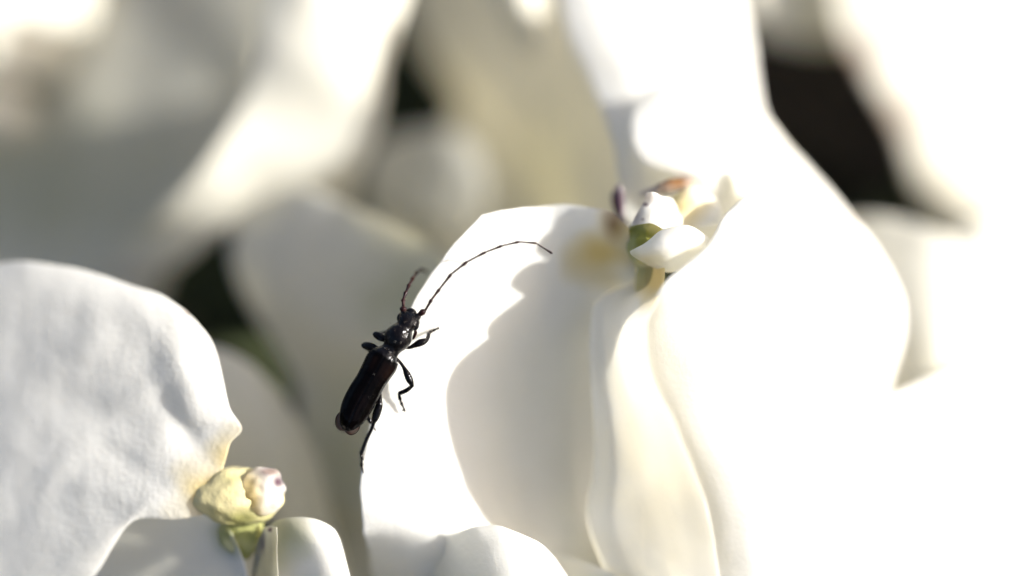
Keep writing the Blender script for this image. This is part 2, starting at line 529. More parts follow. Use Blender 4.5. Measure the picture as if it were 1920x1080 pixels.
# cream petal in the middle, inside the curl of the right petal
rows = [
 [(1196,470,-0.29),(1190,470,-.24),(1202,470,-.20),(1216,472,-.16),(1230,475,-.08),(1244,480,.0)],
 [(1196,525,-0.31),(1190,525,-.26),(1200,525,-.20),(1214,528,-.14),(1228,530,.06),(1243,530,.18)],
 [(1130,560,-0.27),(1124,560,-.22),(1148,556,-.18),(1178,558,-.10),(1206,564,.18),(1232,566,.36)],
 [(1123,610,-0.35),(1109,610,-.15),(1134,610,-.11),(1162,610,.03),(1190,612,.28),(1213,614,.45)],
 [(1122,700,-0.33),(1108,700,-.13),(1136,700,-.09),(1168,700,.04),(1197,702,.27),(1222,704,.46)],
 [(1128,790,-0.33),(1114,790,-.13),(1150,790,-.09),(1190,790,.05),(1230,788,.28),(1262,787,.46)],
 [(1129,880,-0.35),(1115,880,-.15),(1158,880,-.10),(1207,880,.05),(1256,876,.26),(1298,872,.43)],
 [(1117,960,-0.38),(1103,960,-.18),(1152,962,-.12),(1212,962,.04),(1272,956,.22),(1326,952,.36)],
 [(1134,1030,-0.42),(1120,1030,-.22),(1170,1032,-.14),(1230,1034,.0),(1290,1032,.18),(1342,1030,.32)],
 [(1174,1120,-0.46),(1160,1120,-.26),(1210,1120,-.18),(1260,1120,-.04),(1308,1118,.12),(1352,1116,.25)],
 [(1194,1200,-0.50),(1180,1200,-.3),(1230,1200,-.22),(1275,1200,-.1),(1320,1200,.05),(1358,1200,.16)],
]
patch('petal', rows, PET, f1, nu=90, nv=70, ruffle=0.010, freq=2.5, seed=2,
      stains_shade=[('yellow',1225,520,45,60,.75),('yellow',1250,900,160,260,.12),('green',1205,505,22,30,.4)])
# large right petal, curled over at its left edge
rows = [
 [(1337,452,.12),(1345,425,.12),(1365,395,.08),(1410,360,.00),(1470,345,-.25),(1540,350,-.60)],
 [(1300,482,.27),(1330,470,.26),(1390,460,.16),(1470,450,.05),(1550,440,-.25),(1625,440,-.75)],
 [(1238,540,.33),(1272,535,.32),(1350,540,.19),(1450,540,.08),(1570,535,-.25),(1680,530,-.85)],
 [(1205,612,.12),(1244,610,.15),(1320,620,.12),(1430,625,.05),(1570,625,-.25),(1694,620,-.9)],
 [(1200,700,-.04),(1253,700,.03),(1330,710,.06),(1440,715,.02),(1560,715,-.25),(1672,705,-.9)],
 [(1240,785,-.06),(1294,785,.01),(1370,790,.03),(1470,800,.0),(1570,800,-.28),(1660,800,-.8)],
 [(1272,870,-.08),(1330,870,-.0),(1400,880,.02),(1490,890,-.02),(1580,900,-.28),(1670,910,-.8)],
 [(1300,950,-.09),(1362,955,-.01),(1425,960,.01),(1510,970,-.04),(1600,980,-.3),(1690,990,-.8)],
 [(1320,1070,-.11),(1385,1075,-.03),(1440,1080,-.01),(1530,1085,-.07),(1620,1090,-.32),(1710,1095,-.8)],
 [(1330,1200,.0),(1390,1200,.05),(1450,1205,.04),(1540,1210,-.1),(1640,1210,-.22),(1740,1210,-.4)],
]
patch('petal', rows, PET, f1, nu=96, nv=80, ruffle=0.012, freq=2.0, seed=3,
      stains_shade=[('brown',1440,345,26,8,.10),('brown',1600,415,40,12,.30),('yellow',1455,517,12,10,.25)])
# upper petal behind the centre
rows = [
 [(1200,178,-.62),(1260,150,-.62),(1340,160,-.78),(1425,205,-1.15)],
 [(1182,240,-.50),(1265,235,-.48),(1370,250,-.60),(1490,285,-1.05)],
 [(1205,302,-.44),(1290,300,-.42),(1410,320,-.55),(1565,375,-1.0)],
 [(1275,334,-.42),(1350,345,-.42),(1470,370,-.55),(1620,450,-1.0)],
 [(1300,420,-.48),(1400,430,-.45),(1520,450,-.58),(1660,520,-1.0)],
]
patch('petal', rows, PET, f1, nu=56, nv=56, ruffle=0.02, seed=4, stains_shade=[('brown',1275,338,45,14,.8),('brown',1240,345,50,8,.5)])
# thin petal standing behind the centre's left
rows = [
 [(1040,-60,-1.10),(1150,-60,-1.10),(1270,-60,-1.25),(1375,-60,-1.55)],
 [(1065,60,-1.05),(1170,60,-1.02),(1290,60,-1.15),(1402,60,-1.5)],
 [(1110,160,-1.0),(1200,160,-.94),(1310,160,-1.05),(1424,190,-1.4)],
 [(1150,270,-.72),(1230,270,-.72),(1340,290,-1.0),(1470,300,-1.3)],
 [(1165,380,-.60),(1240,380,-.62),(1350,400,-.85),(1500,420,-1.15)],
 [(1180,470,-.6),(1250,470,-.62),(1350,470,-.75),(1500,500,-1.0)],
]
patch('petal', rows, PET, f1, nu=56, nv=50, ruffle=0.03, seed=5)
# lower right petal under the large one
rows = [
 [(1540,800,-.50),(1660,745,-.66),(1800,690,-.95),(1980,640,-1.3)],
 [(1540,900,-.48),(1680,900,-.60),(1820,900,-.82),(1990,900,-1.15)],
 [(1540,1020,-.48),(1700,1020,-.60),(1840,1020,-.80),(2000,1020,-1.1)],
 [(1540,1180,-.50),(1700,1180,-.62),(1850,1180,-.84),(2010,1180,-1.15)],
]
patch('petal', rows, PET, f1, nu=40, nv=50, ruffle=0.02, seed=6)
# centre: capsule with a pinkish cap, green hollow, small scoop shaped bract
lump('flower_centre', P(1212, 457, -.11), (.11, .15, .10), CEN, f1, 0.10, 4, 3, 5,
     tints=[('green',1205,445,60,60,1.0),('yellow',1230,520,60,60,.4)])
rows = [
 [(1214,362,.02),(1220,360,.05),(1228,361,.05),(1240,366,.0),(1262,372,-.1)],
 [(1203,388,.0),(1212,385,.03),(1226,384,.04),(1246,388,.0),(1272,392,-.1)],
 [(1194,405,.00),(1206,400,.06),(1226,398,.08),(1250,402,.04),(1280,410,-.06)],
 [(1186,424,.0),(1200,421,.065),(1222,419,.09),(1250,434,.05),(1286,448,-.04)],
]
patch('cap', rows, PET, f1, th=.02, nu=30, nv=30, ruffle=0.012, freq=7, seed=7,
      stains_shade=[('purple',1194,402,16,34,.6),('purple',1212,385,6,6,.8),('purple',1206,412,5,5,.7),('brown',1212,368,16,16,.35),('yellow',1262,408,30,30,.45),('purple',1228,372,10,18,.25)])
rows = [
 [(1182,472,.05),(1210,458,.12),(1240,432,.14),(1288,423,.12),(1322,441,.08),(1338,460,.04)],
 [(1184,477,.06),(1213,463,.17),(1246,445,.21),(1290,439,.20),(1322,450,.14),(1340,463,.07)],
 [(1192,483,.05),(1216,473,.17),(1250,464,.22),(1288,458,.20),(1320,462,.14),(1338,466,.06)],
 [(1206,490,.01),(1224,488,.10),(1250,488,.14),(1275,478,.13),(1300,470,.10),(1326,468,.04)],
 [(1214,494,-.06),(1230,503,-.02),(1252,510,.0),(1276,506,.02),(1304,492,.03),(1328,474,.02)],
]
patch('bract', rows, PET, f1, th=.02, nu=40, nv=50, ruffle=0.004, freq=6, seed=8, stains_shade=[('yellow',1210,485,40,22,.35),('green',1190,478,14,14,.3)])
rows = [
 [(1340,322,-.62),(1356,318,-.5),(1374,326,-.36)],
 [(1356,335,-.66),(1370,332,-.5),(1386,342,-.34)],
 [(1358,354,-.66),(1374,354,-.48),(1390,360,-.34)],
 [(1346,374,-.6),(1362,376,-.48),(1382,378,-.38)],
]
patch('bract', rows, PET, f1, th=.02, nu=24, nv=20, ruffle=0.004, seed=9)
rows = [
 [(1258,370,-.16),(1285,352,-.17),(1312,350,-.2),(1345,372,-.26)],
 [(1254,395,-.12),(1285,385,-.12),(1315,388,-.15),(1352,398,-.2)],
 [(1260,432,-.06),(1290,425,-.06),(1322,430,-.06),(1352,425,-.12)],
]
patch('bract', rows, PET, f1, th=.02, nu=34, nv=34, ruffle=0.03, freq=6, seed=10, stains_shade=[('yellow',1285,385,50,55,.75),('green',1262,375,16,22,.35)])

lump('neck', P(1219, 540, -.13), (.085, .20, .085), CEN, f1, 0.10, 3, 4, 5, tints=[('yellow',1222,530,80,90,.75),('green',1203,505,26,40,.5)])
rows = [
 [(1154,348,-.34),(1160,345,-.30),(1166,350,-.28),(1170,356,-.30)],
 [(1147,370,-.36),(1156,368,-.28),(1165,371,-.26),(1172,378,-.30)],
 [(1150,393,-.36),(1158,392,-.28),(1166,396,-.26),(1174,401,-.30)],
 [(1162,418,-.32),(1167,419,-.26),(1172,421,-.26),(1178,426,-.30)],
]
patch('withered_tip', rows, PET, f1, th=.02, nu=24, nv=20, ruffle=0.012, freq=9, seed=71, label='shrivelled dark purple tip', stains_shade=[('purple',1158,380,30,60,.97),('brown',1176,400,8,40,.6)])
rows = [
 [(1196,360,.06),(1240,345,.10),(1280,335,.08),(1306,332,.02)],
 [(1200,368,.08),(1242,352,.13),(1282,344,.11),(1308,341,.04)],
 [(1210,378,.06),(1246,362,.10),(1284,355,.08),(1310,351,.02)],
]
patch('withered_tip', rows, PET, f1, th=.02, nu=20, nv=30, ruffle=0.02, freq=7, seed=72, dz=-.33, label='shrivelled orange brown rim', stains_shade=[('brown',1275,342,60,30,1.0),('brown',1225,362,34,8,.4),('purple',1215,360,30,8,.25)])

# --- petal rising at the lower edge, from a flower below the frame ----------
c5 = P(980, 1330, -.3)
f5 = thing('white_flower', 'white flower showing only a sunlit rounded petal tip at the bottom edge', 'flower', W(c5))
pedicel(f5, P(985, 1330, -.35))
lump('flower_centre', P(985, 1310, -.1), (.14, .14, .11), CEN, f5, 0.12, 4, 5, 4)
rows = [
 [(800,1006,-.16),(850,1001,-.05),(890,988,.03),(935,986,.07),(985,1004,.07),(1030,1035,.02),(1068,1085,-.08)],
 [(800,1040,-.30),(848,1035,-.08),(892,1025,.05),(937,1025,.12),(985,1038,.12),(1035,1070,.05),(1085,1125,-.08)],
 [(800,1100,-.40),(852,1095,-.14),(895,1090,.04),(940,1090,.13),(985,1100,.13),(1035,1120,.06),(1100,1180,-.08)],
 [(840,1200,-.5),(880,1200,-.25),(910,1200,-.05),(945,1200,.03),(985,1200,.03),(1025,1210,-.0),(1080,1240,-.1)],
 [(930,1300,-.26),(945,1300,-.22),(955,1300,-.2),(965,1300,-.2),(985,1300,-.2),(1005,1300,-.22),(1030,1310,-.25)],
]
patch('petal', rows, PET, f5, nu=50, nv=60, ruffle=0.012, freq=3, seed=12, ragged=0.009)
rows = [
 [(1000,1020,-.34),(1060,1042,-.28),(1110,1058,-.2),(1170,1085,-.12)],
 [(1010,1080,-.36),(1070,1090,-.28),(1130,1100,-.18),(1190,1130,-.1)],
 [(1020,1150,-.36),(1080,1160,-.26),(1130,1170,-.18),(1190,1200,-.1)],
 [(1000,1290,-.28),(1020,1290,-.25),(1040,1300,-.25),(1060,1310,-.25)],
]
patch('petal', rows, PET, f5, nu=40, nv=30, ruffle=0.01, seed=13)
for s_, r_ in enumerate(([(700,1340),(840,1340),(960,1330)], [(960,1400),(980,1500),(990,1340)], [(1280,1400),(1150,1340),(1000,1335)])):
    (ax_, ay_), (bx_, by_), (cx_, cy_) = r_
    rows = [[(cx_-20,cy_-10,-.2),(cx_,cy_,-.16),(cx_+20,cy_+10,-.2)],
            [(bx_-80,by_-90,-.12),(bx_,by_,.0),(bx_+80,by_+90,-.12)],
            [(ax_-60,ay_-50,-.2),(ax_,ay_,-.1),(ax_+60,ay_+60,-.2)]]
    patch('petal', rows, PET, f5, nu=24, nv=24, ruffle=0.02, seed=20+s_)

# --- lower left flower -------------------------------------------------------
c2 = P(455, 935, -.1)
f2 = thing('white_flower', 'white flower at lower left with a broad crinkled petal and a knobbly yellow green centre', 'flower', W(c2))
pedicel(f2, P(470, 985, -.25))
rows = [
 [(-160,540,-.62),(-40,500,-.52),(60,491,-.42),(170,510,-.33),(255,537,-.25),(300,551,-.21),(348,583,-.17)],
 [(-170,600,-.60),(-40,575,-.48),(70,565,-.37),(170,570,-.27),(260,585,-.19),(330,605,-.13),(398,640,-.11)],
 [(-180,690,-.58),(-40,670,-.46),(75,660,-.34),(175,665,-.24),(270,675,-.15),(345,690,-.08),(418,712,-.07)],
 [(-180,790,-.57),(-40,775,-.44),(75,765,-.32),(180,765,-.22),(275,770,-.14),(350,775,-.06),(431,765,-.04)],
 [(-180,870,-.54),(-40,860,-.40),(75,850,-.28),(185,840,-.18),(282,822,-.11),(356,812,-.07),(453,804,-.02)],
 [(-180,950,-.50),(-40,940,-.37),(80,930,-.25),(188,910,-.15),(285,875,-.08),(362,850,-.05),(432,830,-.03)],
 [(-180,1030,-.48),(-40,1020,-.35),(80,1005,-.23),(185,975,-.13),(278,926,-.06),(355,888,-.03),(425,856,-.02)],
 [(-175,1120,-.48),(-35,1105,-.35),(88,1080,-.23),(180,1030,-.13),(262,958,-.06),(342,930,-.03),(412,900,-.02)],
 [(-170,1210,-.50),(-40,1195,-.38),(100,1160,-.27),(178,1078,-.16),(246,980,-.08),(330,974,-.05),(402,960,-.04)],
]
patch('petal', rows, PET_T, f2, nu=110, nv=110, ruffle=0.013, freq=2.1, seed=31, ragged=0.004,
      stains_shade=[('brown',352,586,12,10,.6),('yellow',425,860,45,70,.7),('yellow',395,925,85,70,.85),('brown',452,805,8,8,.3)],
      crease=[(330,790,.95,80,22,-.024),(355,720,1.0,80,28,.018),(250,880,.55,90,24,-.012),(150,650,2.6,120,40,.014),(120,760,.4,120,34,-.012),(60,940,2.5,110,26,-.008),(200,930,.3,90,22,.007),(270,600,.9,60,20,.006),(90,900,2.2,80,22,.007),(260,740,-.5,70,22,.008)])

rows = [  # sheet added to stand in for a shadow across the broad petal
 [(100,985,-.95),(215,950,-.58),(310,950,-.38),(395,965,-.22),(436,1000,-.08)],
 [(90,1080,-1.05),(210,1060,-.78),(310,1045,-.52),(400,1045,-.28),(460,1060,-.10)],
 [(80,1150,-1.1),(210,1150,-.85),(310,1150,-.6),(400,1150,-.36),(476,1150,-.16)],
 [(90,1260,-1.1),(210,1260,-.8),(310,1260,-.6),(400,1260,-.4),(470,1260,-.28)],
]
patch('petal', rows, PET, f2, nu=50, nv=50, ruffle=0.01, seed=32, stains_shade=[('green',440,1010,50,40,.45)])
rows = [
 [(500,1000,-.10),(515,978,-.06),(550,970,-.01),(593,973,.02),(625,990,.0),(637,1012,-.05)],
 [(490,1030,-.10),(517,1010,-.04),(560,1003,.05),(600,1008,.08),(631,1022,.05),(646,1040,-.02)],
 [(480,1075,-.14),(517,1060,-.08),(565,1055,.0),(607,1058,.06),(641,1068,.05),(656,1080,.0)],
 [(475,1140,-.22),(515,1130,-.15),(565,1130,-.08),(612,1130,.0),(651,1130,.02),(672,1140,.0)],
 [(470,1230,-.3),(515,1230,-.23),(565,1230,-.15),(612,1230,-.08),(660,1230,-.04),(690,1230,-.04)],
]
patch('petal', rows, PET, f2, nu=50, nv=50, ruffle=0.006, seed=33, stains_shade=[('green',530,1010,55,70,.5),('yellow',560,985,60,30,.2)])
# knobbly centre
lump('flower_centre', P(446, 930, -.07), (.25, .165, .13), CEN, f2, 0.10, 3, 9, 5,
     tints=[('yellow',420,920,160,120,.55),('green',470,985,90,34,.8),('green',440,895,24,14,.3)])
lump('bud_cap', P(490, 921, -.05), (.14, .135, .13), PET, f2, 0.26, 2.6, 12, 5,
     tints=[('purple',522,905,13,15,1.0),('purple',500,884,26,12,.7),('purple',516,935,26,40,.5),('purple',500,915,60,60,.22),('yellow',468,935,30,70,.9),('brown',512,884,30,8,.35),('green',520,975,26,16,.6)])
lump('flower_centre', P(452, 992, -.17), (.13, .17, .08), CEN, f2, 0.15, 5, 14, 4, tints=[('green',470,990,90,90,.9)])  # dark green tint also paints the shade on this lower part
# sliver in front of the small petal, its grey shade painted by broad tints
rows = [
 [(494,990,-.06),(506,986,.0),(519,989,.05)],
 [(486,1012,-.10),(502,1008,-.02),(520,1010,.05)],
 [(478,1046,-.14),(498,1045,-.04),(520,1045,.05)],
 [(472,1090,-.16),(494,1090,-.06),(522,1090,.04)],
 [(468,1180,-.2),(496,1180,-.1),(524,1180,.0)],
]
patch('bract', rows, PET, f2, th=.015, nu=40, nv=24, ruffle=0.008, freq=7, seed=35, stains_shade=[('purple',508,993,7,6,1.0),('purple',495,1020,12,50,.6),('purple',495,1060,90,160,.38),('green',495,1060,90,160,.45)])

# --- flowers behind ----------------------------------------------------------
GB = 'white flowers out of focus behind the beetle'
def flower(label, centre, group=GB, st=.1, cen=True):
    f = thing('white_flower', label, 'flower', W(P(*centre)), group)
    pedicel(f, P(*centre), st)
    if cen:
        c = P(*centre)
        lump('flower_centre', c + Vector((0, 0, .05)), (.16, .16, .12), CEN, f, 0.15, 5, centre[0] % 7, 4, tints=[('green', centre[0], centre[1], 90, 90, .3)])
    return f

f3 = flower('blurred white flower behind, its long sunlit petal slanting up to the top left', (230, 660, -2.7), cen=False)
rows = [
 [(530,-140,-1.45),(620,-140,-1.45),(710,-140,-1.53),(810,-140,-1.7)],
 [(500,0,-1.5),(590,0,-1.45),(680,0,-1.53),(765,0,-1.7)],
 [(480,120,-1.55),(560,120,-1.5),(640,120,-1.53),(726,120,-1.7)],
 [(440,220,-1.6),(520,220,-1.6),(610,220,-1.65),(712,230,-1.72)],
 [(380,310,-1.65),(460,310,-1.7),(560,310,-1.75),(675,320,-1.8)],
 [(300,400,-1.8),(380,395,-1.85),(480,385,-1.9),(630,395,-2.0)],
 [(200,500,-2.4),(260,505,-2.15),(330,470,-1.98),(430,430,-1.92)],
 [(190,540,-2.6),(230,545,-2.3),(280,530,-2.15),(330,500,-2.05)],
]
patch('petal', rows, PET_B, f3, nu=50, nv=36, ruffle=0.05, freq=1.2, seed=41, stains_shade=[('brown',480,110,26,26,.25),('brown',560,230,60,30,.08),('brown',240,520,110,26,.3)])
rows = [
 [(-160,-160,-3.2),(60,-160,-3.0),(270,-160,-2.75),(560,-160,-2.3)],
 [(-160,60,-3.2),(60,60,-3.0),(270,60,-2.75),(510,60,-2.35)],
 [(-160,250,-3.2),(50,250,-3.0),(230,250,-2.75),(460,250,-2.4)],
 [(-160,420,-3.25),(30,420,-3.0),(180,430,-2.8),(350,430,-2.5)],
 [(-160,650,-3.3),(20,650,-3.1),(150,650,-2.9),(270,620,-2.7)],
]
patch('petal', rows, PET_B, f3, nu=44, nv=44, ruffle=0.08, freq=.8, seed=42, stains_shade=[('green',40,330,300,170,.32),('yellow',200,250,700,700,.16)])  # green and yellow tint painted in to warm the bluish shade
f4 = flower('blurred white flower in the top left corner, sunlit petals cut by the frame', (-60, 60, -2.0), cen=False)
rows = [
 [(-260,-160,-2.0),(-120,-160,-1.7),(20,-160,-1.6),(175,-160,-1.9)],
 [(-260,-40,-1.9),(-120,-40,-1.6),(20,-40,-1.5),(185,-40,-1.85)],
 [(-260,60,-1.9),(-120,60,-1.6),(0,60,-1.55),(160,70,-1.9)],
 [(-240,150,-2.0),(-120,150,-1.75),(-20,150,-1.7),(90,150,-2.0)],
]
patch('petal', rows, PET_B, f4, nu=30, nv=30, ruffle=0.05, seed=43, dz=-.8)
rows = [
 [(-200,100,-2.0),(-80,110,-1.9),(0,130,-1.9),(50,170,-2.1)],
 [(-200,200,-2.0),(-80,200,-1.85),(0,210,-1.85),(66,230,-2.1)],
 [(-200,280,-2.2),(-80,270,-2.05),(0,262,-2.0),(50,262,-2.2)],
]
patch('petal', rows, PET_B, f4, nu=30, nv=30, ruffle=0.03, seed=44, dz=-.8)

f6 = flower('blurred white flower directly behind the beetle, its shaded petals filling the middle', (690, 720, -1.8), cen=False)
rows = [
 [(450,402,-1.75),(510,370,-1.6),(575,355,-1.45),(640,380,-1.3),(740,430,-1.0)],
 [(432,480,-1.7),(520,470,-1.5),(600,470,-1.35),(700,490,-1.15),(850,500,-.85)],
 [(465,570,-1.65),(550,565,-1.42),(640,570,-1.25),(740,590,-1.05),(890,600,-.8)],
 [(520,660,-1.6),(600,655,-1.4),(680,660,-1.2),(770,690,-1.0),(900,700,-.8)],
 [(560,760,-1.6),(650,750,-1.4),(720,760,-1.25),(800,790,-1.1),(900,800,-.9)],
 [(560,1000,-1.8),(670,1000,-1.5),(740,1000,-1.4),(800,1000,-1.3),(900,1000,-1.1)],
 [(560,1200,-1.9),(670,1200,-1.7),(740,1200,-1.6),(800,1200,-1.5),(900,1200,-1.3)],
]
patch('petal', rows, PET_B, f6, nu=50, nv=40, ruffle=0.05, freq=1.0, seed=45, stains_shade=[('green',780,560,120,120,.35),('green',650,850,80,200,.25)])
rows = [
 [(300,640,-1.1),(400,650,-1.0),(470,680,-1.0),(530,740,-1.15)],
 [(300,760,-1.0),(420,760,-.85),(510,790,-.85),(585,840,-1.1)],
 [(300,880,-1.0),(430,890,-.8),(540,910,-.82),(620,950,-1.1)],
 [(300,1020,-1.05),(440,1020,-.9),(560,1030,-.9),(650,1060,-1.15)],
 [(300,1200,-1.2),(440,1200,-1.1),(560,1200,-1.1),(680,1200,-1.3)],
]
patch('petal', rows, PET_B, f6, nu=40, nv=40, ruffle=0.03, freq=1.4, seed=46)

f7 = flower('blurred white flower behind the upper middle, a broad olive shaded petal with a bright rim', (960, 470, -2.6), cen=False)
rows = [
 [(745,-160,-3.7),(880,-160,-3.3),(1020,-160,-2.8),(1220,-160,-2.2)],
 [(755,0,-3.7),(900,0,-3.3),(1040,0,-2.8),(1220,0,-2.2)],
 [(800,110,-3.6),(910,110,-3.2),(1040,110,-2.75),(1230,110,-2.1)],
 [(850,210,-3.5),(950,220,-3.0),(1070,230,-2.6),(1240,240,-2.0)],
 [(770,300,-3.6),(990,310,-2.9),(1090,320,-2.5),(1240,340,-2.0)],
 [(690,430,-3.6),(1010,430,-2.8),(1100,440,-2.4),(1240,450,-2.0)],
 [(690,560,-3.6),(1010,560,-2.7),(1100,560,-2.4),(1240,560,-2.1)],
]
patch('petal', rows, PET_B, f7, nu=44, nv=40, ruffle=0.05, freq=.8, seed=47, stains_shade=[('green',1050,330,120,220,.10)])
rows = [
 [(895,-120,-1.9),(950,-120,-1.7),(1010,-120,-1.8)],
 [(915,0,-1.9),(970,0,-1.7),(1020,10,-1.8)],
 [(950,60,-1.95),(995,60,-1.8),(1030,70,-1.85)],
 [(985,105,-2.0),(1005,105,-1.9),(1025,105,-1.95)],
]
patch('petal', rows, PET_B, f7, nu=30, nv=24, ruffle=0.02, seed=48)
rows = [
 [(700,275,-2.62),(765,245,-2.54),(840,245,-2.42),(895,285,-2.36)],
 [(680,335,-2.62),(765,330,-2.50),(845,330,-2.38),(912,350,-2.32)],
 [(690,400,-2.64),(765,410,-2.54),(840,410,-2.42),(900,410,-2.38)],
 [(725,450,-2.8),(775,460,-2.7),(835,460,-2.65),(885,450,-2.68)],
]
patch('petal', rows, PET_B, f7, nu=30, nv=30, ruffle=0.03, seed=49)

f8 = flower('large blurred white flower in the top right corner, sunlit with a brownish left rim', (1830, 260, -3.2), cen=False)
rows = [  # last column drawn out of view to shade the leaves behind
 [(1545,-140,-2.8),(1680,-140,-2.85),(1850,-140,-3.05),(2080,-140,-3.5),(2500,-140,-4.0)],
 [(1565,30,-2.75),(1700,30,-2.8),(1850,30,-2.95),(2080,30,-3.4),(2500,30,-4.0)],
 [(1620,140,-2.7),(1740,140,-2.75),(1880,140,-2.9),(2080,140,-3.3),(2500,140,-4.0)],
 [(1685,250,-2.75),(1780,250,-2.78),(1900,250,-2.9),(2080,250,-3.3),(2500,250,-4.0)],
 [(1715,340,-2.85),(1800,350,-2.85),(1910,350,-3.0),(2080,350,-3.3),(2500,350,-4.0)],
 [(1770,420,-3.1),(1840,430,-3.1),(1930,430,-3.15),(2080,430,-3.4),(2500,430,-4.0)],
]
patch('petal', rows, PET_B, f8, nu=44, nv=40, ruffle=0.06, freq=.9, seed=50, stains_shade=[('brown',1600,110,50,60,.85),('brown',1670,220,50,60,.6)])
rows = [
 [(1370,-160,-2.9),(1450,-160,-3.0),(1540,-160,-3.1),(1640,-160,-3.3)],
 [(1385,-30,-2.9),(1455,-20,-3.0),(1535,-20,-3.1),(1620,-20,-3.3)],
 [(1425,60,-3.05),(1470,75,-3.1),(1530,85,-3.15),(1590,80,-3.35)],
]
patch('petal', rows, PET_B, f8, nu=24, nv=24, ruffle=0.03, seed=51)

rows = [  # unseen petal added to keep the sun off the leaves deep behind
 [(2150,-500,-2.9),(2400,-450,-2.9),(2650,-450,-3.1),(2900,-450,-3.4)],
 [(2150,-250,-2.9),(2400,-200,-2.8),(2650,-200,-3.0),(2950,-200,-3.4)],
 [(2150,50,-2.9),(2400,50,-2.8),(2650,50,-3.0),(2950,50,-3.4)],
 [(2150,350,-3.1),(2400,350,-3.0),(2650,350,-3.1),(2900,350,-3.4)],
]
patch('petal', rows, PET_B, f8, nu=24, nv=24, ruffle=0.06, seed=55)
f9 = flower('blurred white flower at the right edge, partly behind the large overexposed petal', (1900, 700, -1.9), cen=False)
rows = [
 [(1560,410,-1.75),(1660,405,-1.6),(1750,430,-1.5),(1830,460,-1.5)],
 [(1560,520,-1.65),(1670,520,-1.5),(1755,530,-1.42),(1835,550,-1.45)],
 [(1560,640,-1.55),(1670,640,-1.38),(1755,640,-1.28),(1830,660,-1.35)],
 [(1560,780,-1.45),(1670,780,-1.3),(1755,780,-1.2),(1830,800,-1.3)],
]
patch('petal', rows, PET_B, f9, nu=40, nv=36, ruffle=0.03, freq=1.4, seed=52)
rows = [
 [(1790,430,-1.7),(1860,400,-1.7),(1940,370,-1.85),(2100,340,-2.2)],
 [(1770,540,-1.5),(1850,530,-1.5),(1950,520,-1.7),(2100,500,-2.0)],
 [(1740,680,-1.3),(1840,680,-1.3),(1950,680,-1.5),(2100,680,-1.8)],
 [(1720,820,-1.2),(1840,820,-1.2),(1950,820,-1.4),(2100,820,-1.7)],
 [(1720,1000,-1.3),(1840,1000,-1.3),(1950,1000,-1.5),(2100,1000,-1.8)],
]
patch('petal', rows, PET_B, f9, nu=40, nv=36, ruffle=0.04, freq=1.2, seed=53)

# ------------------------------------------------------------------ beetle
b0 = P(706, 700, .14)
beetle = thing('beetle', 'slender black long-horned beetle climbing the edge of the white petal', 'beetle', W(b0))
ZB = .135
st = [(648,806,6,5,-.01),(651,799,15,12,-.01),(658,785,22,17,0),(667,765,25.5,20,0),(680,741,27,22,0),(694,716,26,23,.005),(705,697,27,24,.01),
      (716,679,28.5,25,.015),(723,668,26,24,.02),(730,659,18.5,19,.02),(735,652,18,19,.02),(741,642,23.5,24,.025),(748,630,25.5,26,.028),
      (755,619,20.5,22,.028),(759,612.5,17,18,.025),(763,606,19,18.5,.022),(767.5,599.5,21,18,.018),(771.5,593,18,14,.012),(774.5,588,10,9,.008)]
def body_bm(bm, stations, seg=40, scale=1.0):
    n = len(stations); m = (n-1)*5 + 1
    M = spline_matrix(n, m); A_ = M @ np.array(stations, float)
    prev = None
    for i in range(m):
        cx, cy, hw, hh, dz = A_[i]
        a = A_[max(0, i-3)]; b = A_[min(m-1, i+3)]
        t = Vector((b[0]-a[0], -(b[1]-a[1]), 0)).normalized()
        s = Vector((t.y, -t.x, 0))
        c = P(cx, cy, ZB + dz)
        ring = []
        for k in range(seg):
            th = 2*math.pi*k/seg
            ring.append(bm.verts.new(c + s*(math.cos(th)*hw*U*scale) + Vector((0, 0, math.sin(th)*hh*U*scale))))
        if prev:
            for k in range(seg):
                bm.faces.new((prev[k], prev[(k+1) % seg], ring[(k+1) % seg], ring[k]))
        else:
            bm.faces.new(ring[::-1])
        prev = ring
    bm.faces.new(prev)

bm = bmesh.new()
body_bm(bm, st)
# head: eye sockets bulges, antenna sockets, jaws
def ball(bm, c, r, sub=3, sq=(1, 1, 1)):
    ret = bmesh.ops.create_icosphere(bm, subdivisions=sub, radius=1)
    for v in ret['verts']:
        v.co = Vector((v.co.x*r*sq[0], v.co.y*r*sq[1], v.co.z*r*sq[2])) + Vector(c)
ball(bm, P(782, 594, .15), .022); ball(bm, P(757, 588, .15), .020)
ball(bm, P(770, 589, .13), .035)
